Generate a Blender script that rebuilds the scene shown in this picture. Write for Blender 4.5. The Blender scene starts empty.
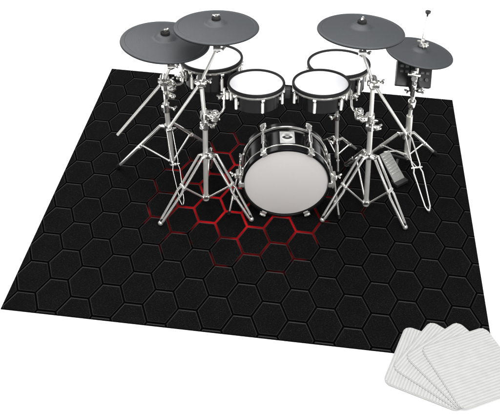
import bpy, bmesh, math, random
import numpy as np
from mathutils import Vector, Matrix

random.seed(7)
S = bpy.context.scene
COL = S.collection
R = math.radians
PI = math.pi

# ------------------------------------------------------------------ camera
F, PITCH, CAMH = 725.0, R(43), 2.5
cam_d = bpy.data.cameras.new('camera')
cam = bpy.data.objects.new('camera', cam_d)
COL.objects.link(cam)
cam.location = (0, 0, CAMH)
cam.rotation_euler = (R(90) - PITCH, 0, 0)
cam_d.sensor_width = 36.0
cam_d.lens = 36.0 * F / 500.0
cam_d.clip_end = 500
S.camera = cam


def ray(x, y):
    a, b = (x - 250) / F, -(y - 208) / F
    cp, sp = math.cos(PITCH), math.sin(PITCH)
    return Vector((a, cp + b * sp, -sp + b * cp))


def at(x, y, Y):
    """point of the photograph at depth Y (metres in front of the tripod)"""
    r = ray(x, y)
    return Vector((0, 0, CAMH)) + r * (Y / r.y)


def gnd(x, y, z=0.0):
    r = ray(x, y)
    return Vector((0, 0, CAMH)) + r * ((z - CAMH) / r.z)


# ------------------------------------------------------------------ materials
def mat(name, color, rough=0.5, metal=0.0, spec=0.5, coat=0.0):
    m = bpy.data.materials.new(name)
    m.use_nodes = True
    b = m.node_tree.nodes['Principled BSDF']
    b.inputs['Base Color'].default_value = (*color, 1)
    b.inputs['Roughness'].default_value = rough
    b.inputs['Metallic'].default_value = metal
    b.inputs['Specular IOR Level'].default_value = spec
    b.inputs['Coat Weight'].default_value = coat
    b.inputs['Coat Roughness'].default_value = 0.05
    return m


def nodes(m):
    return m.node_tree.nodes, m.node_tree.links, m.node_tree.nodes['Principled BSDF']


def ramp(n, stops):
    r = n.new('ShaderNodeValToRGB')
    e = r.color_ramp.elements
    while len(e) < len(stops):
        e.new(0.5)
    for k, (p, c) in enumerate(stops):
        e[k].position = p
        e[k].color = (*c, 1)
    return r


def noise(n, l, scale, detail=2, vec=None, rough=0.5):
    t = n.new('ShaderNodeTexNoise')
    t.inputs['Scale'].default_value = scale
    t.inputs['Detail'].default_value = detail
    t.inputs['Roughness'].default_value = rough
    if vec is None:
        tc = n.new('ShaderNodeTexCoord')
        vec = tc.outputs['Object']
    l.new(vec, t.inputs['Vector'])
    return t


def bump(n, l, b, height, strength, dist):
    u = n.new('ShaderNodeBump')
    u.inputs['Strength'].default_value = strength
    u.inputs['Distance'].default_value = dist
    l.new(height, u.inputs['Height'])
    l.new(u.outputs['Normal'], b.inputs['Normal'])


def mottled(name, c0, c1, scale, rough=(0.4, 0.6), bstr=0.0, bdist=0.001, **kw):
    m = mat(name, c0, **kw)
    n, l, b = nodes(m)
    t = noise(n, l, scale, 4)
    r = ramp(n, [(0.3, c0), (0.7, c1)])
    l.new(t.outputs['Fac'], r.inputs['Fac'])
    l.new(r.outputs['Color'], b.inputs['Base Color'])
    mr = n.new('ShaderNodeMapRange')
    mr.inputs['To Min'].default_value, mr.inputs['To Max'].default_value = rough
    l.new(t.outputs['Fac'], mr.inputs['Value'])
    l.new(mr.outputs['Result'], b.inputs['Roughness'])
    if bstr:
        bump(n, l, b, t.outputs['Fac'], bstr, bdist)
    return m


M = {}
M['chrome'] = mottled('chrome', (0.88, 0.87, 0.83), (0.74, 0.73, 0.69), 14, (0.07, 0.16), metal=0.76)
M['cast'] = mottled('cast_chrome', (0.86, 0.85, 0.82), (0.58, 0.57, 0.54), 60, (0.05, 0.18), metal=0.92)
M['steel'] = mottled('satin_steel', (0.80, 0.79, 0.75), (0.70, 0.69, 0.65), 22, (0.16, 0.28), metal=0.5)
M['pedal'] = mottled('worn_pedal_metal', (0.55, 0.55, 0.525), (0.42, 0.42, 0.40), 50, (0.2, 0.4), metal=0.85)
M['shell'] = mottled('black_lacquer', (0.006, 0.006, 0.0065), (0.007, 0.007, 0.008), 8, (0.10, 0.2), spec=0.14)
M['rubber'] = mottled('black_rubber', (0.006, 0.006, 0.0065), (0.010, 0.010, 0.0105), 90, (0.45, 0.65), 0.1, 0.0005, spec=0.22)
M['plastic'] = mottled('black_plastic', (0.012, 0.012, 0.013), (0.02, 0.02, 0.021), 120, (0.35, 0.5), 0.1, 0.0004)
M['key'] = mottled('grey_keys', (0.09, 0.09, 0.093), (0.13, 0.13, 0.133), 50, (0.4, 0.5))
M['screen'] = mat('dark_display', (0.02, 0.022, 0.025), 0.1)
M['felt'] = mottled('black_felt', (0.012, 0.012, 0.012), (0.03, 0.03, 0.03), 300, (0.8, 0.95), 0.4, 0.001, spec=0.2)
M['badge'] = mottled('badge_plate', (0.62, 0.62, 0.60), (0.52, 0.52, 0.51), 80, (0.3, 0.4), metal=0.2)
M['badge_ink'] = mat('badge_ink', (0.015, 0.015, 0.017), 0.4)
M['badge_pale'] = mat('badge_pale', (0.75, 0.75, 0.73), 0.35)
M['head_white'] = mottled('mesh_head', (0.86, 0.86, 0.89), (0.90, 0.90, 0.92), 220, (0.7, 0.8), 0.15, 0.0006, spec=0.2)
M['head_grey'] = mottled('grey_mesh_head', (0.61, 0.58, 0.56), (0.635, 0.605, 0.585), 260, (0.55, 0.65), 0.15, 0.0006)
M['floor'] = mottled('white_sweep', (0.93, 0.93, 0.93), (0.94, 0.94, 0.94), 3, (0.8, 0.9), spec=0.2)

# playing surface of the cymbals: grey rubber with fine lathe-turned rings
m = mat('grey_cymbal_rubber', (0.06, 0.065, 0.07), 0.5, spec=0.4)
n, l, b = nodes(m)
tc = n.new('ShaderNodeTexCoord')
w = n.new('ShaderNodeTexWave')
w.wave_type = 'RINGS'
w.rings_direction = 'Z'
w.inputs['Scale'].default_value = 34
w.inputs['Distortion'].default_value = 0.4
l.new(tc.outputs['Object'], w.inputs['Vector'])
t = noise(n, l, 260, 3)
r = ramp(n, [(0.25, (0.033, 0.036, 0.039)), (0.75, (0.047, 0.051, 0.0545))])
l.new(t.outputs['Fac'], r.inputs['Fac'])
l.new(r.outputs['Color'], b.inputs['Base Color'])
bump(n, l, b, w.outputs['Fac'], 0.16, 0.0006)
M['cymbal'] = m

# rug pile: short near-black fibres in fine woven rows
m = mat('rug_pile', (0.006, 0.006, 0.006), 0.9, spec=0.08)
n, l, b = nodes(m)
tc = n.new('ShaderNodeTexCoord')
mp = n.new('ShaderNodeMapping')
mp.inputs['Rotation'].default_value = (0, 0, R(-9))
mp.inputs['Scale'].default_value = (360, 170, 100)
l.new(tc.outputs['Object'], mp.inputs['Vector'])
t = noise(n, l, 1.0, 3, mp.outputs['Vector'], 0.7)
t2 = noise(n, l, 9, 3)
mp2 = n.new('ShaderNodeMapping')
mp2.inputs['Rotation'].default_value = (0, 0, R(-9))
mp2.inputs['Scale'].default_value = (110, 430, 100)
l.new(tc.outputs['Object'], mp2.inputs['Vector'])
t3 = noise(n, l, 1.0, 2, mp2.outputs['Vector'], 0.6)
a1 = n.new('ShaderNodeMath'); a1.operation = 'ADD'
l.new(t.outputs['Fac'], a1.inputs[0]); l.new(t3.outputs['Fac'], a1.inputs[1])
a2 = n.new('ShaderNodeMath'); a2.operation = 'MULTIPLY_ADD'
a2.inputs[1].default_value = 0.2
l.new(t2.outputs['Fac'], a2.inputs[0]); l.new(a1.outputs['Value'], a2.inputs[2])
a3 = n.new('ShaderNodeMath'); a3.operation = 'MULTIPLY'
a3.inputs[1].default_value = 0.455
l.new(a2.outputs['Value'], a3.inputs[0])
r = ramp(n, [(0.42, (0.0006, 0.0006, 0.0006)), (0.53, (0.0018, 0.0018, 0.0019)), (0.60, (0.0075, 0.0075, 0.0077)), (0.67, (0.021, 0.021, 0.0215))])
l.new(a3.outputs['Value'], r.inputs['Fac'])
l.new(r.outputs['Color'], b.inputs['Base Color'])
bump(n, l, b, t.outputs['Fac'], 0.6, 0.003)
M['pile'] = m


def groove_mat(name, c_dark, c_red, rough, spec):
    """channel between the hexagons: black, printed red round the middle of the rug"""
    m = mat(name, c_dark, rough, spec=spec)
    n, l, b = nodes(m)
    tc = n.new('ShaderNodeTexCoord')
    c = gnd(250, 194)
    mp = n.new('ShaderNodeMapping')
    mp.vector_type = 'POINT'
    mp.inputs['Location'].default_value = (-c.x / 0.53, -c.y / 0.50, 0)
    mp.inputs['Scale'].default_value = (1 / 0.53, 1 / 0.50, 0)
    l.new(tc.outputs['Object'], mp.inputs['Vector'])
    ln = n.new('ShaderNodeVectorMath'); ln.operation = 'LENGTH'
    l.new(mp.outputs['Vector'], ln.inputs[0])
    t = noise(n, l, 5.5, 2)
    ad = n.new('ShaderNodeMath'); ad.operation = 'MULTIPLY_ADD'
    ad.inputs[1].default_value = 1.2
    ad.inputs[2].default_value = -0.60
    l.new(t.outputs['Fac'], ad.inputs[0])
    sm = n.new('ShaderNodeMath'); sm.operation = 'ADD'
    l.new(ln.outputs['Value'], sm.inputs[0]); l.new(ad.outputs['Value'], sm.inputs[1])
    mid = tuple(0.75 * a + 0.25 * q for a, q in zip(c_dark, c_red))
    r = ramp(n, [(0.30, c_red), (0.58, tuple(0.42 * q for q in c_red)), (0.80, tuple(0.13 * q + 0.001 for q in c_red)), (1.0, c_dark)])
    l.new(sm.outputs['Value'], r.inputs['Fac'])
    l.new(r.outputs['Color'], b.inputs['Base Color'])
    return m


M['groove'] = groove_mat('rug_groove', (0.0006, 0.0006, 0.0006), (0.50, 0.008, 0.012), 0.9, 0.02)
M['bevel'] = groove_mat('rug_hexagon_edge', (0.0045, 0.0045, 0.0046), (0.10, 0.004, 0.005), 0.55, 0.25)
M['backing'] = mottled('rug_backing', (0.006, 0.006, 0.006), (0.01, 0.01, 0.01), 80, (0.8, 0.9), spec=0.2)

# ribbed white rubber of the grip pads
M['pad_sheet'] = mottled('grey_pad_rubber', (0.335, 0.335, 0.325), (0.36, 0.36, 0.35), 30, (0.6, 0.7), spec=0.2)
M['pad'] = mottled('white_pad_rubber', (0.365, 0.365, 0.355), (0.40, 0.40, 0.39), 30, (0.5, 0.65), 0.05, 0.0005, spec=0.3)


# ------------------------------------------------------------------ mesh builder
def frame(d):
    d = d.normalized()
    a = Vector((0, 0, 1)) if abs(d.z) < 0.9 else Vector((1, 0, 0))
    u = d.cross(a).normalized()
    return u, d.cross(u).normalized(), d


class MB:
    def __init__(self):
        self.bm = bmesh.new()
        self.mats = 0

    def ring_loft(self, rings, cap=True, closed=False, mi=0):
        vs = [[self.bm.verts.new(p) for p in r] for r in rings]
        k = len(vs[0])
        pairs = list(zip(vs, vs[1:])) + ([(vs[-1], vs[0])] if closed else [])
        for a, b_ in pairs:
            for i in range(k):
                f = self.bm.faces.new((a[i], a[(i + 1) % k], b_[(i + 1) % k], b_[i]))
                f.material_index = mi
        if cap and not closed:
            self.bm.faces.new(vs[0][::-1]).material_index = mi
            self.bm.faces.new(vs[-1]).material_index = mi
        return self

    def tube(self, pts, r, seg=12, closed=False):
        pts = [Vector(p) for p in pts]
        nP = len(pts)
        rs = r if isinstance(r, (list, tuple)) else [r] * nP
        rings = []
        u = None
        for i, p in enumerate(pts):
            if closed:
                d = (pts[(i + 1) % nP] - pts[i - 1])
            else:
                d = (pts[min(i + 1, nP - 1)] - pts[max(i - 1, 0)])
            d.normalize()
            if u is None:
                u, v, _ = frame(d)
            else:
                u = (u - d * u.dot(d)).normalized()
                v = d.cross(u)
            rings.append([p + (u * math.cos(2 * PI * k / seg) + v * math.sin(2 * PI * k / seg)) * rs[i] for k in range(seg)])
        return self.ring_loft(rings, True, closed)

    def lathe(self, prof, mtx=Matrix(), seg=48, closed=False):
        """profile of (radius, height) about local z; radius 0 ends are capped with a tiny ring"""
        rings = [[mtx @ Vector((max(rr, 1e-5) * math.cos(2 * PI * k / seg), max(rr, 1e-5) * math.sin(2 * PI * k / seg), z)) for k in range(seg)] for rr, z in prof]
        return self.ring_loft(rings, True, closed)

    def box(self, c, s, rot=Matrix.Identity(3), bev=0.0):
        b2 = bmesh.new()
        bmesh.ops.create_cube(b2, size=1)
        for v in b2.verts:
            v.co = Vector((v.co.x * s[0], v.co.y * s[1], v.co.z * s[2]))
        if bev:
            bmesh.ops.bevel(b2, geom=list(b2.edges), offset=bev, segments=2, affect='EDGES', profile=0.6)
        mp = {v: self.bm.verts.new(Vector(c) + rot @ v.co) for v in b2.verts}
        for f in b2.faces:
            self.bm.faces.new([mp[v] for v in f.verts])
        b2.free()
        return self

    def bar(self, p0, p1, w, t, up=None, bev=0.0015):
        p0, p1 = Vector(p0), Vector(p1)
        d = (p1 - p0)
        L = d.length
        d.normalize()
        up = Vector(up) if up else Vector((0, 0, 1))
        s = d.cross(up)
        if s.length < 1e-4:
            s = Vector((1, 0, 0))
        s.normalize()
        uu = s.cross(d)
        rot = Matrix((d, s, uu)).transposed()
        return self.box((p0 + p1) / 2, (L, w, t), rot, bev)

    def ball(self, c, r, sc=(1, 1, 1), rot=Matrix.Identity(3), seg=14):
        prof = [(math.sin(PI * k / 10), -math.cos(PI * k / 10)) for k in range(11)]
        rings = []
        for rr, z in prof:
            rr = max(rr, 1e-4)
            rings.append([Vector(c) + rot @ Vector((rr * math.cos(2 * PI * k / seg) * r * sc[0], rr * math.sin(2 * PI * k / seg) * r * sc[1], z * r * sc[2])) for k in range(seg)])
        return self.ring_loft(rings)

    def cyl(self, p0, p1, r, seg=20, bev=0.0):
        p0, p1 = Vector(p0), Vector(p1)
        L = (p1 - p0).length
        u, v, d = frame(p1 - p0)
        mtx = Matrix.Translation(p0) @ Matrix((u, v, d)).transposed().to_4x4()
        if mtx.to_3x3().determinant() < 0:
            mtx = Matrix.Translation(p0) @ Matrix((v, u, d)).transposed().to_4x4()
        bv = bev or min(r, L) * 0.12
        return self.lathe([(r - bv, 0), (r, bv), (r, L - bv), (r - bv, L)], mtx, seg)

    def build(self, name, material, parent=None, smooth=40):
        bm = self.bm
        bmesh.ops.recalc_face_normals(bm, faces=bm.faces)
        if parent is not None:
            o_ = Vector(parent['_base']) if '_base' in parent else Vector()
            for v in bm.verts:
                v.co -= o_
        me = bpy.data.meshes.new(name)
        bm.to_mesh(me)
        bm.free()
        ms = material if isinstance(material, (list, tuple)) else [material]
        for q in ms:
            me.materials.append(q)
        for p in me.polygons:
            p.use_smooth = True
        try:
            me.set_sharp_from_angle(angle=R(smooth))
        except Exception:
            pass
        o = bpy.data.objects.new(name, me)
        COL.objects.link(o)
        if parent is not None:
            o.parent = parent
            if '_base' in parent:
                o['_base'] = parent['_base']
        return o


def thing(name, base, label, cat, group=None):
    o = bpy.data.objects.new(name, None)
    o.empty_display_size = 0.05
    COL.objects.link(o)
    o.location = base
    o['_base'] = tuple(base)
    tag(o, label, cat, group)
    return o


def tag(o, label, cat, group=None, kind=None):
    if label: o['label'] = label
    if cat: o['category'] = cat
    if group: o['group'] = group
    if kind: o['kind'] = kind
    return o


def local(name, label, cat, group=None):
    return thing(name, (0, 0, 0), label, cat, group)


def copy_tree(o, parent=None):
    c = o.copy()
    COL.objects.link(c)
    c.parent = parent
    for ch in list(o.children):
        copy_tree(ch, c)
    return c


def pose(o, loc, tilt_back=0.0, roll=0.0, spin=0.0, scale=1.0):
    """tilt_back leans the top away from the viewer, roll drops the right side"""
    o.location = loc
    o.rotation_mode = 'QUATERNION'
    mtx = Matrix.Rotation(R(roll), 3, 'Y') @ Matrix.Rotation(R(-tilt_back), 3, 'X') @ Matrix.Rotation(R(spin), 3, 'Z')
    o.rotation_quaternion = mtx.to_quaternion()
    o.scale = (scale,) * 3
    return mtx


# ------------------------------------------------------------------ floor
FLOOR = -0.006
fl = MB()
fl.box((0, 3, FLOOR - 0.05), (60, 60, 0.1))
tag(fl.build('floor', M['floor']), None, None, kind='structure')

# ------------------------------------------------------------------ rug
W, H = 2.12, 1.93
corners = [gnd(112, 68.5), gnd(452.2, 99.8), gnd(495, 363.5), gnd(1, 308.2)]
dst = [(0, H), (W, H), (W, 0), (0, 0)]
A, bb = [], []
for (u, v), c in zip(dst, corners):
    A.append([u, v, 1, 0, 0, 0, -c.x * u, -c.x * v]); bb.append(c.x)
    A.append([0, 0, 0, u, v, 1, -c.y * u, -c.y * v]); bb.append(c.y)
HM = np.append(np.linalg.solve(np.array(A), np.array(bb)), 1).reshape(3, 3)


def uv2w(u, v, z):
    q = HM @ np.array([u, v, 1.0])
    return Vector((q[0] / q[2], q[1] / q[2], z))


rug = MB()
bm = rug.bm
PX, PY, U0, V0 = 0.1207, 0.1838, 0.198, 0.105
ea = PX / 1.5
sv = PY / (math.sqrt(3) * ea)
for i in range(-3, 19):
    for j in range(-2, 13):
        cu = U0 + i * PX
        cv = V0 + (j + (0.5 if i % 2 else 0.0)) * PY
        if not (-0.12 < cu < W + 0.12 and -0.14 < cv < H + 0.14):
            continue
        def hexring(inset, z):
            rr = ea - inset * 1.155
            return [bm.verts.new((cu + rr * math.cos(k * PI / 3), cv + rr * math.sin(k * PI / 3) * sv, z)) for k in range(6)]
        a = hexring(0.0026, -0.0034)
        b1 = hexring(0.0042, 0.0004)
        b2 = hexring(0.0070, -0.0010)
        for p, q, mi in ((a, b1, 2), (b1, b2, 1)):
            for k in range(6):
                bm.faces.new((p[k], p[(k + 1) % 6], q[(k + 1) % 6], q[k])).material_index = mi
        bm.faces.new(b2).material_index = 0
for co, no in (((0, 0, 0), (-1, 0, 0)), ((W, 0, 0), (1, 0, 0)), ((0, 0, 0), (0, -1, 0)), ((0, H, 0), (0, 1, 0))):
    bmesh.ops.bisect_plane(bm, geom=list(bm.verts) + list(bm.edges) + list(bm.faces), plane_co=co, plane_no=no, clear_outer=True)
for v in bm.verts:
    v.co = uv2w(v.co.x, v.co.y, v.co.z)
e = 0.002
q = [uv2w(-e, -e, 0), uv2w(W + e, -e, 0), uv2w(W + e, H + e, 0), uv2w(-e, H + e, 0)]
top = [bm.verts.new((p.x, p.y, -0.003)) for p in q]
bot = [bm.verts.new((p.x, p.y, FLOOR + 0.0004)) for p in q]
bm.faces.new(top).material_index = 2
for k in range(4):
    bm.faces.new((top[k], top[(k + 1) % 4], bot[(k + 1) % 4], bot[k])).material_index = 3
rug_o = rug.build('drum_rug', [M['pile'], M['bevel'], M['groove'], M['backing']], smooth=20)
tag(rug_o, 'large black rug with embossed hexagons and red printed lines under the drum kit', 'rug')


# ------------------------------------------------------------------ hardware pieces
def lerp(a, b_, t):
    return a + (b_ - a) * t


def wing_bolt(mb, c, axis, L=0.028, w=0.03):
    """threaded bolt with two wings"""
    c = Vector(c)
    u, v, d = frame(Vector(axis))
    mb.tube([c, c + d * L], 0.0045, 8)
    e = c + d * L
    mb.tube([e - u * w / 2 + d * 0.008, e - u * w * 0.2, e + u * w * 0.2, e + u * w / 2 + d * 0.008], [0.0045, 0.006, 0.006, 0.0045], 8)


def collar(p, d, r, L, t=0.006):
    mb = MB()
    d = d.normalized()
    mb.cyl(p - d * L / 2, p + d * L / 2, r + t, 20)
    return mb


def stand_leg(parent, hub, foot, joint, r, twin, spread=0.0145, hub_out=0.04):
    """folding tripod leg: twin flat straps (or one tube) down to a rubber tipped foot"""
    mb = MB()
    flat = Vector((foot.x - hub.x, foot.y - hub.y, 0)).normalized()
    side = Vector((-flat.y, flat.x, 0))
    h = hub + flat * hub_out
    tip = foot + Vector((0, 0, 0.014)) - flat * 0.004
    if twin:
        for s in (-1, 1):
            off = side * spread * s
            mb.tube([hub + flat * 0.012 + side * s * 0.010, h + side * s * 0.0145, lerp(h, joint, 0.9) + off * 1.1, joint + off * 0.8, lerp(joint, tip, 0.12) + off * 1.25,
                     lerp(joint, tip, 0.9) + off * 0.7, tip + off * 0.25], r, 10)
        mb.cyl(joint - side * spread * 1.5, joint + side * spread * 1.5, r * 1.3, 12)
        mb.ball(tip, r * 2.0)
    else:
        mb.tube([hub + flat * 0.01, h, lerp(h, tip, 0.3), lerp(h, tip, 0.97), tip], [r * 0.8, r, r, r, r * 0.8], 14)
        mb.cyl(joint - side * r * 1.35, joint + side * r * 1.35, r * 0.9, 12)
        mb.cyl(lerp(joint, tip, 0.05), lerp(joint, tip, 0.12), r * 1.35, 14)
    o = mb.build('leg', M['chrome'], parent)
    ft = MB()
    d = (tip - joint).normalized()
    ft.tube([tip - d * 0.022, tip + d * 0.002, Vector((tip.x + d.x * 0.008, tip.y + d.y * 0.008, foot.z + 0.004))], [r * 1.15 + 0.001, r * 1.3 + 0.0015, r * 1.15 + 0.001], 12)
    ft.build('rubber_foot', M['rubber'], o)
    return o


def brace(parent, a, b_, r=0.0048, twin=0.0):
    mb = MB()
    if twin:
        d = (b_ - a); side = Vector((-d.y, d.x, 0)).normalized() * twin
        mb.tube([a + side, b_ + side], r, 8); mb.tube([a - side, b_ - side], r, 8)
    else:
        mb.tube([a, b_], r, 10)
    mb.ball(a, r * 1.5); mb.ball(b_, r * 1.5)
    return mb.build('brace', M['chrome'], parent)


def clamp_block(p, d, sz=0.03, toward=Vector((0, -1, 0))):
    """cast hinged clamp: two jaws round the tube, a lug and a wing bolt"""
    mb = MB()
    d = d.normalized()
    toward = (toward - d * toward.dot(d)).normalized()
    side = d.cross(toward)
    mb.cyl(p - d * sz * 0.5, p + d * sz * 0.5, sz * 0.62, 18)
    mb.box(p + toward * sz * 0.7, (sz * 0.55, sz * 0.9, sz * 0.8), Matrix((side, toward, d)).transposed(), 0.003)
    mb.ball(p + toward * sz * 1.15, sz * 0.42)
    wing_bolt(mb, p + side * sz * 0.5, side, 0.02, 0.03)
    return mb


# ------------------------------------------------------------------ boom cymbal stands
def boom_stand(base_px, bottom_px, hub_px, top_px, Y, feet, joints, label, boom, tom=None, wide=0.0125, legr=0.0066,
               twin=(True, True, True), clamps=(), leg_r=None):
    bottom = at(*bottom_px, Y); hub = at(*hub_px, Y); top = at(*top_px, Y)
    axis = (top - bottom).normalized()
    t = thing('cymbal_stand', (bottom.x, bottom.y, 0), label, 'cymbal stand', 'chrome boom stands round the drum kit')
    mb = MB()
    mid = lerp(hub, top, 0.42)
    mb.tube([bottom, mid], wide, 18)
    mb.lathe([(wide * 0.6, -0.012), (wide * 1.25, -0.008), (wide * 1.25, 0.008), (wide, 0.012)], Matrix.Translation(bottom), 18)
    mb.build('lower_tube', M['steel'], t)
    mb = MB(); mb.tube([mid, top], wide * 0.78, 16); mb.build('upper_tube', M['steel'], t)
    mb = collar(mid, axis, wide, 0.05, 0.005)
    wing_bolt(mb, mid + Vector((wide, 0, 0)), (1, -0.3, 0), 0.028, 0.032)
    mb.box(mid + Vector((-wide - 0.004, -0.004, 0)), (0.014, 0.018, 0.03), bev=0.003)
    mb.build('height_clamp', M['cast'], t)
    # hub collar with leg lugs, and the lower spider
    mb = collar(hub, axis, wide, 0.036, 0.006)
    for ft in feet:
        fl_ = Vector((ft.x - hub.x, ft.y - hub.y, 0)).normalized()
        mb.bar(hub, hub + fl_ * 0.036, 0.024, 0.014, bev=0.003)
    wing_bolt(mb, hub + axis * 0.006 + Vector((0.012, -0.012, 0)), (0.7, -0.7, 0.1), 0.022, 0.03)
    mb.build('hub', M['cast'], t)
    mb = collar(bottom + axis * 0.012, axis, wide, 0.02, 0.004)
    mb.build('spider', M['cast'], t)
    for k, (ft, tj) in enumerate(zip(feet, joints)):
        j = lerp(hub + Vector((ft.x - hub.x, ft.y - hub.y, 0)).normalized() * 0.03, ft + Vector((0, 0, 0.014)), tj)
        rr = leg_r[k] if leg_r else legr
        stand_leg(t, hub, ft, j, rr, twin[k])
        brace(t, bottom + axis * 0.012 + Vector((j.x - bottom.x, j.y - bottom.y, 0)).normalized() * 0.016, j, 0.0052)
    # boom: counter end, clamp, arm up to the tilter
    tail, tilt = boom
    mb = MB(); mb.tube([tail, top + Vector((0, -0.018, 0.0)), tilt], 0.0068, 12)
    mb.build('boom_arm', M['steel'], t)
    mb = MB()
    mb.cyl(top + Vector((0, -0.034, 0)), top + Vector((0, 0.02, 0)), 0.021, 20)
    mb.cyl(top + Vector((-0.026, -0.016, 0.0)), top + Vector((0.026, -0.016, 0.0)), 0.013, 16)
    mb.ball(top - axis * 0.024, 0.017, (1, 1, 1.3))
    wing_bolt(mb, top + Vector((0, -0.034, 0)), (0.15, -1, 0.2), 0.018, 0.036)
    wing_bolt(mb, top + Vector((0.026, -0.016, 0.004)), (1, -0.1, 0.25), 0.012, 0.03)
    mb.build('boom_clamp', M['cast'], t)
    for p in clamps:
        pc = at(p[0], p[1], Y)
        mb = clamp_block(pc, axis, p[2], Vector(p[3]))
        mb.build('tube_clamp', M['cast'], t)
    return t, axis


def tilter(t, p, top):
    mb = MB()
    mb.cyl(p + Vector((-0.016, 0, 0)), p + Vector((0.016, 0, 0)), 0.014, 18)
    mb.ball(p + Vector((0, 0, -0.006)), 0.0135)
    wing_bolt(mb, p + Vector((0.015, 0, 0)), (1, -0.2, 0.1), 0.012, 0.026)
    mb.tube([p, top], 0.005, 10)
    mb.cyl(lerp(p, top, 0.55), lerp(p, top, 0.75), 0.011, 16)
    mb.build('tilter', M['cast'], t)


def foot(x, y):
    return gnd(x, y, 0.0)


# ---- cymbals (prototype of radius 1 unit = 0.19 m built at the origin)
def make_cymbal(label, group, hat=False):
    t = local('cymbal', label, 'cymbal', group)
    mb = MB()
    rr = 0.19
    prof = [(0.006, 0.026), (0.012, 0.0335), (0.026, 0.0325), (0.038, 0.0265), (0.045, 0.0195), (0.052, 0.0165), (0.060, 0.0163), (0.100, 0.0125), (0.150, 0.0065),
            (0.170, 0.0036), (0.172, 0.0046), (0.180, 0.0034), (0.1845, 0.0030), (0.1885, 0.0005), (rr, -0.0025), (0.1885, -0.006), (0.182, -0.0075)]
    prof += [(0.150, -0.003), (0.100, 0.003), (0.046, 0.009), (0.010, 0.014), (0.006, 0.018)]
    mb.lathe(prof, seg=96, closed=True)
    mb.build('rubber_pad', M['cymbal'], t, 30)
    mb = MB()
    mb.lathe([(0.186, -0.0035), (0.1906, -0.0028), (0.1910, -0.005), (0.187, -0.0085), (0.17, -0.008), (0.17, -0.0065)], seg=96, closed=True)
    mb.build('edge_trim', M['rubber'], t)
    mb = MB()
    if not hat:
        mb.lathe([(0.004, 0.028), (0.0185, 0.029), (0.020, 0.031), (0.020, 0.043), (0.0180, 0.0455), (0.004, 0.046)], seg=24, closed=True)
        mb.build('felt_washer', M['felt'], t)
        mb = MB()
        mb.cyl((0, 0, 0.042), (0, 0, 0.058), 0.006, 12)
        mb.tube([(-0.015, 0, 0.055), (-0.006, 0, 0.049), (0.006, 0, 0.049), (0.015, 0, 0.055)], [0.004, 0.006, 0.006, 0.004], 8)
        mb.build('wing_nut', M['cast'], t)
    else:
        mb.lathe([(0.004, 0.028), (0.019, 0.0285), (0.020, 0.034), (0.018, 0.037), (0.004, 0.038)], seg=24, closed=True)
        mb.build('felt_washer', M['felt'], t)
        mb = MB()
        mb.cyl((0, 0, 0.034), (0, 0, 0.062), 0.013, 18)
        mb.cyl((0, 0, 0.068), (0, 0, 0.082), 0.011, 18)
        wing_bolt(mb, (0.008, -0.004, 0.052), (0.85, -0.5, 0.15), 0.016, 0.034)
        wing_bolt(mb, (-0.008, -0.004, 0.070), (-0.9, -0.3, 0.0), 0.014, 0.03)
        wing_bolt(mb, (0.003, -0.008, 0.045), (0.2, -1, 0.0), 0.012, 0.026)
        mb.build('clutch', M['chrome'], t)
    return t


grpC = 'grey rubber crash and ride cymbals on boom stands'
Y1, Y2, Y3 = 2.85, 2.75, 2.75
cymA = make_cymbal('widest grey rubber cymbal, at far left, partly under the neighbouring cymbal', grpC)
cymB = copy_tree(cymA)
cymB['label'] = 'grey rubber cymbal overlapping the top of the far left one, above the left rear drum'
cymC = copy_tree(cymA)
cymC['label'] = 'grey rubber cymbal above the right rear drum, nearest the hi-hat'
C1, C2, C3 = at(165.2, 41.3, Y1), at(216.3, 26.6, Y2), at(361, 30.2, Y3)
pose(cymA, C1, 3.4, 4.5, 35, 0.199 / 0.191)
pose(cymB, C2, 6.2, 0.5, 5, 0.1815 / 0.191)
pose(cymC, C3, 6.6, 2.2, 70, 0.186 / 0.191)

# ---- the three stands
T1 = at(171, 66, 2.90)
s1, ax = boom_stand(None, (172.5, 163), (168, 127), (164, 79), 2.93,
                    [foot(118, 168.5), foot(207, 145), foot(183, 207)], [0.45, 0.5, 0.45],
                    'leftmost chrome boom stand with single tube legs, holding the far left cymbal',
                    (at(117.5, 135, 2.83), T1), twin=(False, False, True), leg_r=[0.0088, 0.0088, 0.0020],
                    clamps=((165.5, 86, 0.034, (0.8, -0.6, 0)), (167, 95, 0.030, (0.9, -0.4, 0))))
tilter(s1, T1, C1 + Vector((0, 0, 0.01)))
T2 = at(217, 48.5, 2.74)
s2, ax2 = boom_stand(None, (206, 198), (208, 154), (201, 80), 2.70,
                     [foot(160, 225.5), foot(252, 221.5), foot(210, 168)], [0.45, 0.45, 0.5],
                     'chrome boom stand with double strap legs just left of the bass drum',
                     (at(169, 128, 2.74), T2),
                     clamps=((204.5, 115, 0.034, (0.9, -0.4, 0)), (205.3, 124, 0.028, (-0.4, -0.9, 0))))
tilter(s2, T2, C2 + Vector((0, 0, 0.01)))
T3 = at(362.5, 53, 2.74)
s3, ax3 = boom_stand(None, (366, 203.5), (369, 155), (373, 81), 2.67,
                     [foot(321.5, 222), foot(405.5, 229.5), foot(346, 166)], [0.45, 0.47, 0.5],
                     'chrome boom stand with double strap legs just right of the bass drum',
                     (at(406, 134, 2.70), T3),
                     clamps=((370, 117, 0.034, (-0.9, -0.4, 0)), (370, 127, 0.030, (0.9, -0.3, 0))))
tilter(s3, T3, C3 + Vector((0, 0, 0.01)))


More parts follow.
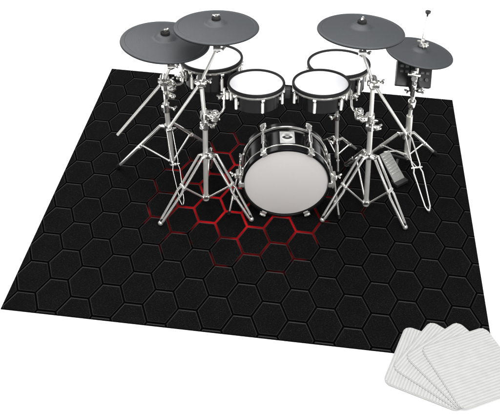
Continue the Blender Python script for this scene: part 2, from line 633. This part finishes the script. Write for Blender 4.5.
# ------------------------------------------------------------------ drums
def make_tom(label, group, Rr, Hh, rot0, name='tom_drum'):
    """drum with its base at the origin and its head at height Hh"""
    t = local(name, label, 'drum', group)
    rs = Rr - 0.020
    mb = MB()
    mb.lathe([(rs - 0.006, 0.0), (rs, 0.003), (rs, Hh - 0.02), (rs - 0.006, Hh - 0.02)], seg=80, closed=True)
    mb.lathe([(0, 0.006), (rs - 0.004, 0.006), (rs - 0.004, 0.010), (0, 0.010)], seg=64, closed=True)
    mb.build('shell', M['shell'], t)
    mb = MB()
    mb.lathe([(0, Hh - 0.004), (Rr - 0.010, Hh - 0.004), (Rr - 0.010, Hh - 0.012), (0, Hh - 0.012)], seg=96, closed=True)
    mb.build('drum_head', M['head_white'], t)
    mb = MB()
    mb.lathe([(Rr - 0.0125, Hh - 0.006), (Rr - 0.0115, Hh + 0.003), (Rr - 0.007, Hh + 0.0065), (Rr - 0.002, Hh + 0.004), (Rr, Hh - 0.002),
              (Rr - 0.0005, Hh - 0.008), (Rr - 0.004, Hh - 0.0105), (Rr - 0.012, Hh - 0.010)], seg=96, closed=True)
    mb.build('rim', M['rubber'], t)
    mb = MB()
    mb.lathe([(Rr - 0.016, Hh - 0.0110), (Rr - 0.003, Hh - 0.0110), (Rr - 0.001, Hh - 0.014), (Rr - 0.003, Hh - 0.021), (Rr - 0.016, Hh - 0.022)], seg=96, closed=True)
    mb.build('hoop', M['chrome'], t)
    for k in range(6):
        a = R(-90 + rot0 + 60 * k)
        c = Vector((math.cos(a), math.sin(a), 0))
        mb = MB()
        p = c * (rs + 0.011)
        mb.cyl(p + Vector((0, 0, Hh * 0.10)), p + Vector((0, 0, Hh * 0.62)), 0.0072, 16)
        mb.bar(c * (rs - 0.002) + Vector((0, 0, Hh * 0.38)), p + Vector((0, 0, Hh * 0.38)), 0.012, 0.016)
        o = mb.build('lug', M['steel'], t)
        mb = MB()
        mb.cyl(p + Vector((0, 0, Hh * 0.60)), p + Vector((0, 0, Hh - 0.012)), 0.0032, 10)
        mb.box(c * (Rr - 0.004) + Vector((0, 0, Hh - 0.021)), (0.016, 0.016, 0.016), Matrix.Rotation(a, 3, 'Z'), 0.003)
        mb.build('tension_rod', M['chrome'], o)
    # mounting plate with its eye bolt on the side shell
    return t


def side_bracket(t, ang, Rr, Hh):
    a = R(ang)
    c = Vector((math.cos(a), math.sin(a), 0))
    rs = Rr - 0.02
    rot = Matrix.Rotation(a, 3, 'Z')
    mb = MB()
    mb.box(c * (rs + 0.004) + Vector((0, 0, Hh * 0.45)), (0.010, 0.030, 0.052), rot, 0.003)
    mb.cyl(c * (rs + 0.020) + Vector((0, 0, Hh * 0.25)), c * (rs + 0.020) + Vector((0, 0, Hh * 0.62)), 0.0115, 16)
    wing_bolt(mb, c * (rs + 0.03) + Vector((0, 0, Hh * 0.45)), c, 0.012, 0.03)
    mb.build('mount_bracket', M['cast'], t)


TY = 2.75
HS, RS = 0.100, 0.1355
grpS = 'small drums hung over the bass drum'
tomL = make_tom('small black drum with white head, left one of the pair above the bass drum', grpS, RS, HS, 13)
tomR = copy_tree(tomL)
tomR['label'] = 'small black drum with white head, right one of the pair above the bass drum'
side_bracket(tomL, 186, RS, HS)
side_bracket(tomR, 24, RS, HS)
HB, RB = 0.118, 0.150
grpB = 'larger drums at the back of the kit'
YB = 3.10
tomBL = make_tom('larger black drum with white head behind the left small drum, under the overlapping cymbals', grpB, RB, HB, 22)
tomBR = copy_tree(tomBL)
tomBR['label'] = 'larger black drum with white head behind the right small drum, over the short stand'
side_bracket(tomBL, 205, RB, HB)


def place_drum(o, px, Y, Hh, back, roll, spin, scale=1.0):
    mtx = Matrix.Rotation(R(roll), 3, 'Y') @ Matrix.Rotation(R(-back), 3, 'X')
    hd = at(*px, Y)
    base = hd - mtx @ Vector((0, 0, Hh * scale))
    pose(o, base, back, roll, spin, scale)
    return base


bL = place_drum(tomL, (256.2, 82.6), TY, HS, 5.5, 0, 0, 0.963)
bR = place_drum(tomR, (321.5, 82.6), TY, HS, 5.5, 0, -30, 0.973)
bBL = place_drum(tomBL, (211.2, 57.2), YB, HB, 6.0, 0, 0, 1.045)
bBR = place_drum(tomBR, (338.8, 63.0), YB, HB, 6.0, 0, -44, 1.045)


def tom_arm(t, clamp_p, elbow, topp):
    mb = MB()
    d1 = (elbow - clamp_p); d2 = (topp - elbow)
    mb.tube([clamp_p, elbow - d1.normalized() * 0.02, elbow - d1.normalized() * 0.006 + d2.normalized() * 0.006, elbow + d2.normalized() * 0.02, topp], 0.0058, 12)
    mb.ball(clamp_p, 0.021)
    mb.ball(clamp_p + Vector((0, -0.014, 0.022)), 0.017)
    mb.cyl(clamp_p + Vector((-0.004, -0.03, 0)), clamp_p + Vector((-0.004, 0.02, 0)), 0.019, 18)
    wing_bolt(mb, clamp_p + Vector((0, -0.03, 0.002)), (0.2, -1, 0.5), 0.012, 0.034)
    mb.cyl(lerp(elbow, topp, 0.55), lerp(elbow, topp, 0.75), 0.0115, 16)
    wing_bolt(mb, lerp(elbow, topp, 0.65), (-1 if clamp_p.x < elbow.x else 1, -0.3, 0), 0.022, 0.03)
    mb.build('drum_arm', M['cast'], t)


tom_arm(s2, at(215.5, 115.5, 2.72), at(224, 111.5, 2.72), at(224.2, 88, 2.73))
tom_arm(s3, at(359, 113.5, 2.70), at(351.6, 110, 2.70), at(350.6, 90, 2.73))
tom_arm(s1, at(172.5, 86, 2.95), at(183, 84, 3.0), at(183.5, 72, 3.0))
# centre bracket joining the two small drums (belongs to the left drum)
mb = MB()
c0 = at(288.8, 92, 2.76)
base0 = Vector(tomL.location)
rotL = tomL.rotation_quaternion.to_matrix().inverted()
mb.box(c0, (0.028, 0.03, 0.05), bev=0.004)
o = mb.build('joining_block', M['plastic'])
for v in o.data.vertices:
    v.co = rotL @ (v.co - base0)
o.parent = tomL

# ------------------------------------------------------------------ bass drum
BY = 2.62
bc = at(286.2, 183, BY)
bc.z = 0.2150
RBd = 0.2140
bd = thing('bass_drum', (bc.x, bc.y, 0), 'glossy black bass drum with plain grey head and silver badge on top', 'drum')
# local frame: axis z of the lathe points to the viewer (-Y)
AX = Matrix.Translation(bc) @ Matrix.Rotation(R(90), 4, 'X')      # local z -> -Y


def L3(a, rr, z):
    """angle from the top (clockwise seen from the front), radius, distance in front of the head plane"""
    return bc + Vector((math.sin(R(a)) * rr, -z, math.cos(R(a)) * rr))


D = 0.200
mb = MB(); mb.lathe([(RBd - 0.016, -0.030), (RBd - 0.012, -0.032), (RBd - 0.012, -D + 0.022), (RBd - 0.016, -D + 0.02)], AX, 128)
mb.build('shell', M['shell'], bd)
mb = MB(); mb.lathe([(0, -0.0015), (0.150, -0.0015), (RBd - 0.014, -0.004), (RBd - 0.010, -0.010), (0.1, -0.012), (0, -0.012)], AX, 128)
mb.build('front_head', M['head_grey'], bd)
def hoop(z0, z1, name, out=0.0):
    mb = MB()
    mb.lathe([(RBd - 0.0125 + out, z0 - 0.002), (RBd - 0.011 + out, z0), (RBd - 0.002 + out, z0), (RBd + out, z0 - 0.002), (RBd + out, z1 + 0.002), (RBd - 0.002 + out, z1), (RBd - 0.0125 + out, z1)], AX, 128, True)
    return mb
hoop(0.006, -0.030, 'hoop').build('front_hoop', M['shell'], bd)
mb = hoop(-0.0302, -0.0362, 'rim', 0.0022); mb.build('front_rim', M['chrome'], bd)
hoop(-D + 0.026, -D - 0.004, 'hoop', -0.001).build('rear_hoop', M['shell'], bd)
mb = hoop(-D + 0.0322, -D + 0.0262, 'rim', 0.002); mb.build('rear_rim', M['chrome'], bd)
mb = MB(); mb.lathe([(0, -D - 0.001), (RBd - 0.014, -D - 0.001), (RBd - 0.014, -D + 0.006), (0, -D + 0.006)], AX, 96); mb.build('rear_head', M['plastic'], bd)
for a in (-90, -30, 30, 90, 150, 210):
    e_r = Vector((math.sin(R(a)), 0, math.cos(R(a))))
    mb = MB()
    mid = L3(a, RBd + 0.006, -0.075)
    # shell lug: two posts and a body
    mb.tube([L3(a, RBd - 0.012, -0.078), L3(a, RBd + 0.006, -0.078)], 0.007, 12)
    mb.tube([L3(a, RBd - 0.012, -0.112), L3(a, RBd + 0.006, -0.112)], 0.007, 12)
    mb.cyl(L3(a, RBd + 0.007, -0.066), L3(a, RBd + 0.007, -0.126), 0.0105, 16)
    lug = mb.build('lug', M['cast'], bd)
    for z0, z1, zh in ((-0.064, 0.012, 1), (-0.128, -D - 0.010, -1)):
        mb = MB()
        mb.cyl(L3(a, RBd + 0.008, z0), L3(a, RBd + 0.008, z1), 0.005, 10)
        zc = -0.012 if zh == 1 else -D + 0.012
        side = e_r.cross(Vector((0, 1, 0)))
        rot = Matrix((side, Vector((0, 1, 0)), e_r)).transposed()
        mb.box(L3(a, RBd + 0.006, zc), (0.027, 0.038, 0.013), rot, 0.004)
        mb.box(L3(a, RBd - 0.001, 0.009 if zh == 1 else -D - 0.007), (0.026, 0.006, 0.022), rot, 0.002)
        h = L3(a, RBd + 0.009, z1)
        mb.tube([h - side * 0.015, h - side * 0.005, h + side * 0.005, h + side * 0.015], [0.0045, 0.006, 0.006, 0.0045], 8)
        mb.build('claw', M['chrome'], lug)
# badge plate on top of the shell
rtop = RBd - 0.012
mb = MB(); mb.box(L3(0.5, rtop + 0.0022, -0.098), (0.070, 0.088, 0.004), bev=0.0012)
pl = mb.build('badge', M['badge'], bd)
zt = L3(0.5, rtop + 0.0042, -0.098)
def oval(w, h, z, mb, off=(0, 0), lens=False, seg=48):
    c = zt + Vector((off[0], off[1], z))
    pts = []
    for k in range(seg):
        a = 2 * PI * k / seg
        x, y = math.cos(a), math.sin(a)
        if lens:
            y = math.copysign(abs(y) ** 1.8, y)
        pts.append((c.x + x * w / 2, c.y + y * h / 2))
    mb.ring_loft([[Vector((p[0], p[1], c.z - 0.0008)) for p in pts], [Vector((p[0], p[1], c.z)) for p in pts]])
mb = MB(); oval(0.058, 0.064, 0.0006, mb); mb.build('badge_oval', M['badge_pale'], pl)
mb = MB(); oval(0.050, 0.028, 0.0012, mb, (0, -0.002), True)
oval(0.03, 0.006, 0.0012, mb, (0, 0.021), True)
mb.build('badge_emblem', M['badge_ink'], pl)
mb = MB(); oval(0.022, 0.007, 0.0018, mb, (0, 0.0), True); mb.build('badge_inner_lens', M['badge_pale'], pl)  # small pale lens shape in the middle of the dark emblem
# spurs
for s, pk, ft in ((-1, (237.5, 176), (229, 215.5)), (1, (334, 178), (339, 219.5))):
    p = at(*pk, BY + 0.07)
    g = foot(*ft)
    mb = MB()
    mb.tube([p, lerp(p, g + Vector((0, 0, 0.01)), 0.98)], 0.0048, 12)
    mb.cyl(p + Vector((-0.014, 0, 0)), p + Vector((0.014, 0, 0)), 0.014, 18)
    mb.box(p + Vector((-s * 0.014, 0.004, 0)), (0.012, 0.05, 0.05), bev=0.004)
    mb.cyl(p + Vector((0, -0.02, 0.016)), p + Vector((0, 0.024, 0.016)), 0.009, 14)
    wing_bolt(mb, p + Vector((s * 0.014, 0, 0.01)), (s, -0.4, 0.5), 0.012, 0.03)
    pc = lerp(p, g, 0.55); d = (g - p).normalized()
    mb.cyl(pc - d * 0.012, pc + d * 0.012, 0.0085, 14)
    wing_bolt(mb, pc, (s * -1, -0.3, 0.2), 0.014, 0.024)
    sp = mb.build('spur', M['chrome'], bd)
    mb = MB(); q = g + Vector((0, 0, 0.012)); mb.tube([q - d * 0.016, q + d * 0.004], [0.007, 0.0085], 12); mb.build('rubber_foot', M['rubber'], sp)

# ------------------------------------------------------------------ hi-hat
HY = 3.05
HC = at(419.5, 52.3, HY)
hat = make_cymbal('grey rubber hi-hat cymbal, smallest of the cymbals, above the black control box', None, True)
hat.name = 'hi_hat_cymbal'
pose(hat, HC, 4.5, 7.0, 20, 0.1635 / 0.191)
bottom, hub, top = at(406.8, 158, HY), at(406.5, 134, HY), at(413.8, 92, HY)
t = thing('hi_hat_stand', (bottom.x, bottom.y, 0), 'chrome hi-hat stand with pedal and tall pull rod at the right of the kit', 'hi-hat stand')
mb = MB(); mb.tube([bottom, lerp(hub, top, 0.45)], 0.0165, 18); mb.build('lower_tube', M['steel'], t)
hc = HC + Vector((0.0, 0, 0.0))
mb = MB(); mb.tube([lerp(hub, top, 0.45), top, lerp(top, hc, 0.55), hc - Vector((0, 0, 0.02))], [0.0105, 0.0105, 0.0095, 0.009], 16); mb.build('upper_tube', M['steel'], t)
ax = (top - hub).normalized()
mb = collar(top, ax, 0.0105, 0.04, 0.007)
wing_bolt(mb, top + Vector((0.012, 0, 0)), (1, -0.2, 0.1), 0.03, 0.03)
wing_bolt(mb, top + Vector((-0.012, 0, 0.008)), (-1, -0.3, 0.1), 0.026, 0.03)
mb.lathe([(0.012, -0.05), (0.019, -0.035), (0.020, 0.0), (0.012, 0.01)], Matrix.Translation(lerp(hub, top, 0.8)), 18)
mb.build('height_clamp', M['cast'], t)
mb = collar(hub, ax, 0.0165, 0.05, 0.005)
wing_bolt(mb, hub + Vector((-0.02, -0.01, 0.01)), (-0.9, -0.3, 0.1), 0.02, 0.03)
mb.build('hub', M['cast'], t)
feet = [foot(365, 158.5), foot(435, 155), foot(428.5, 213)]
for k, ft in enumerate(feet):
    flat = Vector((ft.x - hub.x, ft.y - hub.y, 0)).normalized()
    j = lerp(hub + flat * 0.03, ft + Vector((0, 0, 0.014)), 0.5 if k < 2 else 0.42)
    stand_leg(t, hub, ft, j, 0.0088 if k < 2 else 0.0038, k == 2, spread=0.019)
    brace(t, bottom + Vector((0, 0, 0.01)), j, 0.0042)
pr = at(428, 12.5, HY)
mb = MB(); mb.tube([hc, pr], 0.0023, 8)
mb.build('pull_rod', M['chrome'], t)
mb = MB(); mb.lathe([(0.003, -0.02), (0.005, -0.008), (0.012, -0.002), (0.013, 0.006), (0.004, 0.008)], Matrix.Translation(pr), 18); mb.build('rod_cap', M['plastic'], t)
# pedal: footboard on a frame with a toe linkage
toe, heel = at(384, 152.5, 2.98), gnd(399.5, 181, 0.02)
d = (heel - toe); sd = d.cross(Vector((0, 0, 1))).normalized()
mb = MB()
hw = 0.036
rot = Matrix((d.normalized(), sd, sd.cross(d).normalized())).transposed()
P0 = [toe + sd * hw * 0.9, toe - sd * hw * 0.9, heel - sd * hw, heel + sd * hw]
nn = sd.cross(d).normalized()
if nn.z < 0: nn = -nn
mb.ring_loft([[p - nn * 0.004 for p in P0], [p + nn * 0.004 for p in P0]])
for k in range(7):
    c = lerp(toe, heel, 0.12 + k * 0.10) + nn * 0.0055
    mb.bar(c - sd * hw * 0.75, c + sd * hw * 0.75, 0.006, 0.004, nn, 0.001)
fb = mb.build('footboard', M['pedal'], t)
mb = MB(); mb.box(heel + Vector((0, 0, -0.004)), (0.05, 0.08, 0.02), Matrix.Rotation(math.atan2(d.y, d.x), 3, 'Z'), 0.004)
mb.build('heel_plate', M['plastic'], fb)
mb = MB(); mb.bar(gnd(394.5, 181, 0.012), at(397.5, 159, 2.99), 0.012, 0.006); mb.bar(at(384, 152.5, 3.0), at(406, 159, HY - 0.02), 0.014, 0.008); mb.build('pedal_frame', M['plastic'], t)
mb = MB(); mb.tube([toe + Vector((0.0, 0, 0.004)), lerp(toe, bottom, 0.5) + Vector((0, 0, 0.03)), bottom + Vector((0, -0.01, 0.03))], 0.004, 8); mb.build('chain', M['steel'], t)

# module box on the hi-hat stand
mc = at(413.5, 74.5, HY + 0.045)
t = thing('drum_module', mc, 'black electronic control box with rows of buttons, clamped under the hi-hat cymbal', 'drum module')
rot = Matrix.Rotation(R(6), 3, 'Y') @ Matrix.Rotation(R(-38), 3, 'X')
rot = Matrix.Rotation(R(6), 3, 'Y') @ Matrix.Rotation(R(48), 3, 'X')
def mloc(x, y, z): return mc + rot @ Vector((x, y, z))
mb = MB(); mb.box(mc, (0.178, 0.125, 0.034), rot, 0.005); mb.build('case', M['plastic'], t)
for r_ in range(2):
    for k in range(6):
        if k in (2, 3): continue
        mb = MB(); mb.box(mloc(-0.066 + k * 0.0262, 0.034 - r_ * 0.026, 0.019), (0.017, 0.012, 0.006), rot, 0.0015)
        mb.build('button', M['key'], t)
mb = MB(); mb.box(mloc(-0.002, 0.022, 0.018), (0.042, 0.034, 0.004), rot, 0.001); mb.build('display', M['screen'], t)
for k in range(2):
    mb = MB(); mb.cyl(mloc(0.03 + k * 0.03, -0.026, 0.016), mloc(0.03 + k * 0.03, -0.026, 0.029), 0.009, 16); mb.build('dial', M['key'], t)
mb = MB()
a0, a1 = at(414, 70.5, HY - 0.05), at(414, 90, HY - 0.03)
mb.bar(a0, a1, 0.026, 0.014, (0, -1, 0), 0.004)
mb.bar(at(408, 74.5, HY - 0.055), at(420.5, 75.5, HY - 0.055), 0.014, 0.012, (0, -1, 0), 0.003)
mb.cyl(at(414, 79, HY - 0.07), at(414, 79, HY + 0.02), 0.014, 16)
mb.ball(at(414, 86, HY - 0.045), 0.018, (0.8, 1, 1.6))
wing_bolt(mb, at(417, 88.5, HY - 0.04), (1, -0.2, 0), 0.02, 0.026)
mb.build('mount_clamp', M['cast'], t)
mb = MB()
for s in (-1, 1):
    mb.tube([at(414 + s * 3.4, 82, HY - 0.03), at(414 + s * 4.4, 86, HY - 0.035), at(414 + s * 3.0, 91, HY - 0.02)], 0.007, 10)
mb.build('clamp_shoe', M['rubber'], t)

# ------------------------------------------------------------------ short stand under the right rear drum
SY = 3.04
hub, bottom, top = at(336.5, 141, SY), at(336.6, 157, SY), at(337.5, 92, SY)
t = thing('snare_stand', (bottom.x, bottom.y, 0), 'short chrome tripod stand right of the bass drum, under the right rear drum', 'drum stand')
mb = MB(); mb.tube([bottom, lerp(hub, top, 0.5)], 0.010, 16); mb.build('lower_tube', M['steel'], t)
mb = MB(); mb.tube([lerp(hub, top, 0.5), top], 0.008, 16); mb.build('upper_tube', M['steel'], t)
ax = (top - hub).normalized()
mb = collar(lerp(hub, top, 0.5), ax, 0.010, 0.03, 0.005); wing_bolt(mb, lerp(hub, top, 0.5), (-1, -0.2, 0), 0.028, 0.03); mb.build('height_clamp', M['cast'], t)
mb = collar(hub, ax, 0.010, 0.03, 0.008); wing_bolt(mb, hub, (-0.9, -0.5, 0), 0.026, 0.03); mb.build('hub', M['cast'], t)
for k, ft in enumerate([foot(357.5, 151.5), foot(322, 142.5), foot(338, 178)]):
    flat = Vector((ft.x - hub.x, ft.y - hub.y, 0)).normalized()
    j = lerp(hub + flat * 0.03, ft + Vector((0, 0, 0.014)), 0.5)
    stand_leg(t, hub, ft, j, 0.0078 if k == 0 else 0.0055, False)
    brace(t, bottom + Vector((0, 0, 0.01)), j, 0.004)
under = bBR + Vector((0, 0, 0.0))
mb = MB()
for k in range(3):
    a = R(90 + 120 * k)
    dd = Vector((math.cos(a), math.sin(a), 0)) * 0.125
    mb.tube([top, Vector((under.x, under.y, under.z - 0.03)) + dd * 0.5, Vector((under.x, under.y, under.z - 0.008)) + dd], 0.0055, 10)
mb.ball(top, 0.018)
mb.build('basket', M['cast'], t)

# ------------------------------------------------------------------ cables
def cable(pts, r, label):
    pts = [Vector(p) for p in pts]
    out = []
    nP = len(pts)
    for i in range(nP - 1):
        p0, p1, p2, p3 = pts[max(i - 1, 0)], pts[i], pts[i + 1], pts[min(i + 2, nP - 1)]
        for k in range(8):
            s = k / 8
            out.append(0.5 * ((2 * p1) + (p2 - p0) * s + (2 * p0 - 5 * p1 + 4 * p2 - p3) * s * s + (3 * p1 - p0 - 3 * p2 + p3) * s ** 3))
    out.append(pts[-1])
    mb = MB(); mb.tube(out, r, 8)
    return tag(mb.build('signal_cable', M['rubber']), label, 'cable', 'thin black cables running down the stands')
cable([at(414, 84, HY + 0.03), at(409, 110, HY + 0.035), at(404, 140, HY + 0.03), gnd(400, 158, .004), gnd(391, 165, .004), gnd(384, 160, .004), gnd(388, 152, .004), gnd(398, 154, .004)], 0.0028,
      'thin black cable looping on the rug beside the hi-hat pedal')

# ------------------------------------------------------------------ rug grip pads, a fan of four turned about one corner
s = 0.3174
piv = Vector((0.8172, 1.5134, FLOOR))
def rounded(s, r, nseg=8):
    pts = []
    for cx, cy, a0 in ((s - r, r, -90), (s - r, s - r, 0), (r, s - r, 90), (r, r, 180)):
        for k in range(nseg + 1):
            a = R(a0 + 90 * k / nseg)
            pts.append((cx + r * math.cos(a), cy + r * math.sin(a)))
    return pts
def make_pad(label):
    t = local('grip_pad', label, 'rug pad', 'ribbed white grip pads fanned out at the rug corner')
    mb = MB()
    o_ = rounded(s, 0.034)
    i_ = [(s / 2 + (x - s / 2) * 0.992, s / 2 + (y - s / 2) * 0.992) for x, y in o_]
    mb.ring_loft([[Vector((x, y, 0.0)) for x, y in o_], [Vector((x, y, 0.0012)) for x, y in o_], [Vector((x, y, 0.0020)) for x, y in i_]])
    mb.build('sheet', M['pad_sheet'], t)
    mb = MB()
    nr = 25
    r0 = 0.034
    for k in range(nr):
        y = 0.010 + (s - 0.020) * k / (nr - 1)
        def inx(y):
            if y < r0: q = r0 - y
            elif y > s - r0: q = y - (s - r0)
            else: return 0.0
            return r0 - math.sqrt(max(r0 * r0 - q * q, 0))
        x0 = inx(y) + 0.004
        prof = [(-0.0047, 0.0018), (-0.0038, 0.0034), (-0.0018, 0.0040), (0.0018, 0.0040), (0.0038, 0.0034), (0.0047, 0.0018)]
        mb.ring_loft([[Vector((xx, y + dy, dz)) for dy, dz in prof] for xx in (x0, s - x0)])
    mb.build('ribs', M['pad'], t)
    return t
pads = [('top grip pad of the white fan, lying whole over the others at the lower right', 0, 3),
        ('second grip pad of the white fan, just under the top one', 1, 2),
        ('third grip pad of the white fan, showing only its far corner and left strip', 2, 1),
        ('lowest grip pad of the white fan, turned farthest left', 3, 0)]
proto = make_pad(pads[0][0])
for k, (lb, turn, lvl) in enumerate(pads):
    o = proto if k == 0 else copy_tree(proto)
    o['label'] = lb
    o.location = piv + Vector((0, 0, 0.0072 + lvl * 0.0044))
    o.rotation_euler = (R(0.0), 0, R(20.46 + turn * 14.6))

# ------------------------------------------------------------------ light: white studio sweep with soft boxes
wd = bpy.data.worlds.new('World')
S.world = wd
wd.use_nodes = True
n, l = wd.node_tree.nodes, wd.node_tree.links
bg = n['Background']
tc = n.new('ShaderNodeTexCoord')
sx = n.new('ShaderNodeSeparateXYZ')
l.new(tc.outputs['Generated'], sx.inputs['Vector'])
rp = ramp(n, [(0.0, (0.45, 0.45, 0.45)), (0.5, (0.34, 0.34, 0.34)), (0.60, (0.16, 0.16, 0.165)), (0.80, (0.62, 0.62, 0.63)), (1.0, (1.05, 1.05, 1.05))])
mr = n.new('ShaderNodeMapRange')
mr.inputs['From Min'].default_value = -1
l.new(sx.outputs['Z'], mr.inputs['Value'])
l.new(mr.outputs['Result'], rp.inputs['Fac'])
l.new(rp.outputs['Color'], bg.inputs['Color'])
bg.inputs['Strength'].default_value = 0.6


def area(name, loc, look, size, energy, color=(1, 1, 1)):
    d = bpy.data.lights.new(name, 'AREA')
    d.shape = 'RECTANGLE'
    d.size, d.size_y = size
    d.energy = energy
    d.color = color
    o = bpy.data.objects.new(name, d)
    COL.objects.link(o)
    o.location = loc
    o.rotation_euler = (Vector(look) - Vector(loc)).to_track_quat('-Z', 'Y').to_euler()
    return o


area('overhead_softbox', (0.1, 2.5, 4.6), (0, 2.4, 0), (6, 5), 390)
area('back_softbox', (-2.5, 6.5, 3.6), (0, 2.8, 0.3), (3.0, 2.0), 80)
area('front_softbox', (2.2, -1.5, 3.2), (0, 2.8, 0.4), (2.4, 1.8), 150)

S.view_settings.view_transform = 'Standard'
S.view_settings.look = 'None'
S.view_settings.exposure = 0.0
S.view_settings.gamma = 1.0
S.view_settings.use_curve_mapping = False
for o in bpy.data.objects:
    if '_base' in o:
        del o['_base']
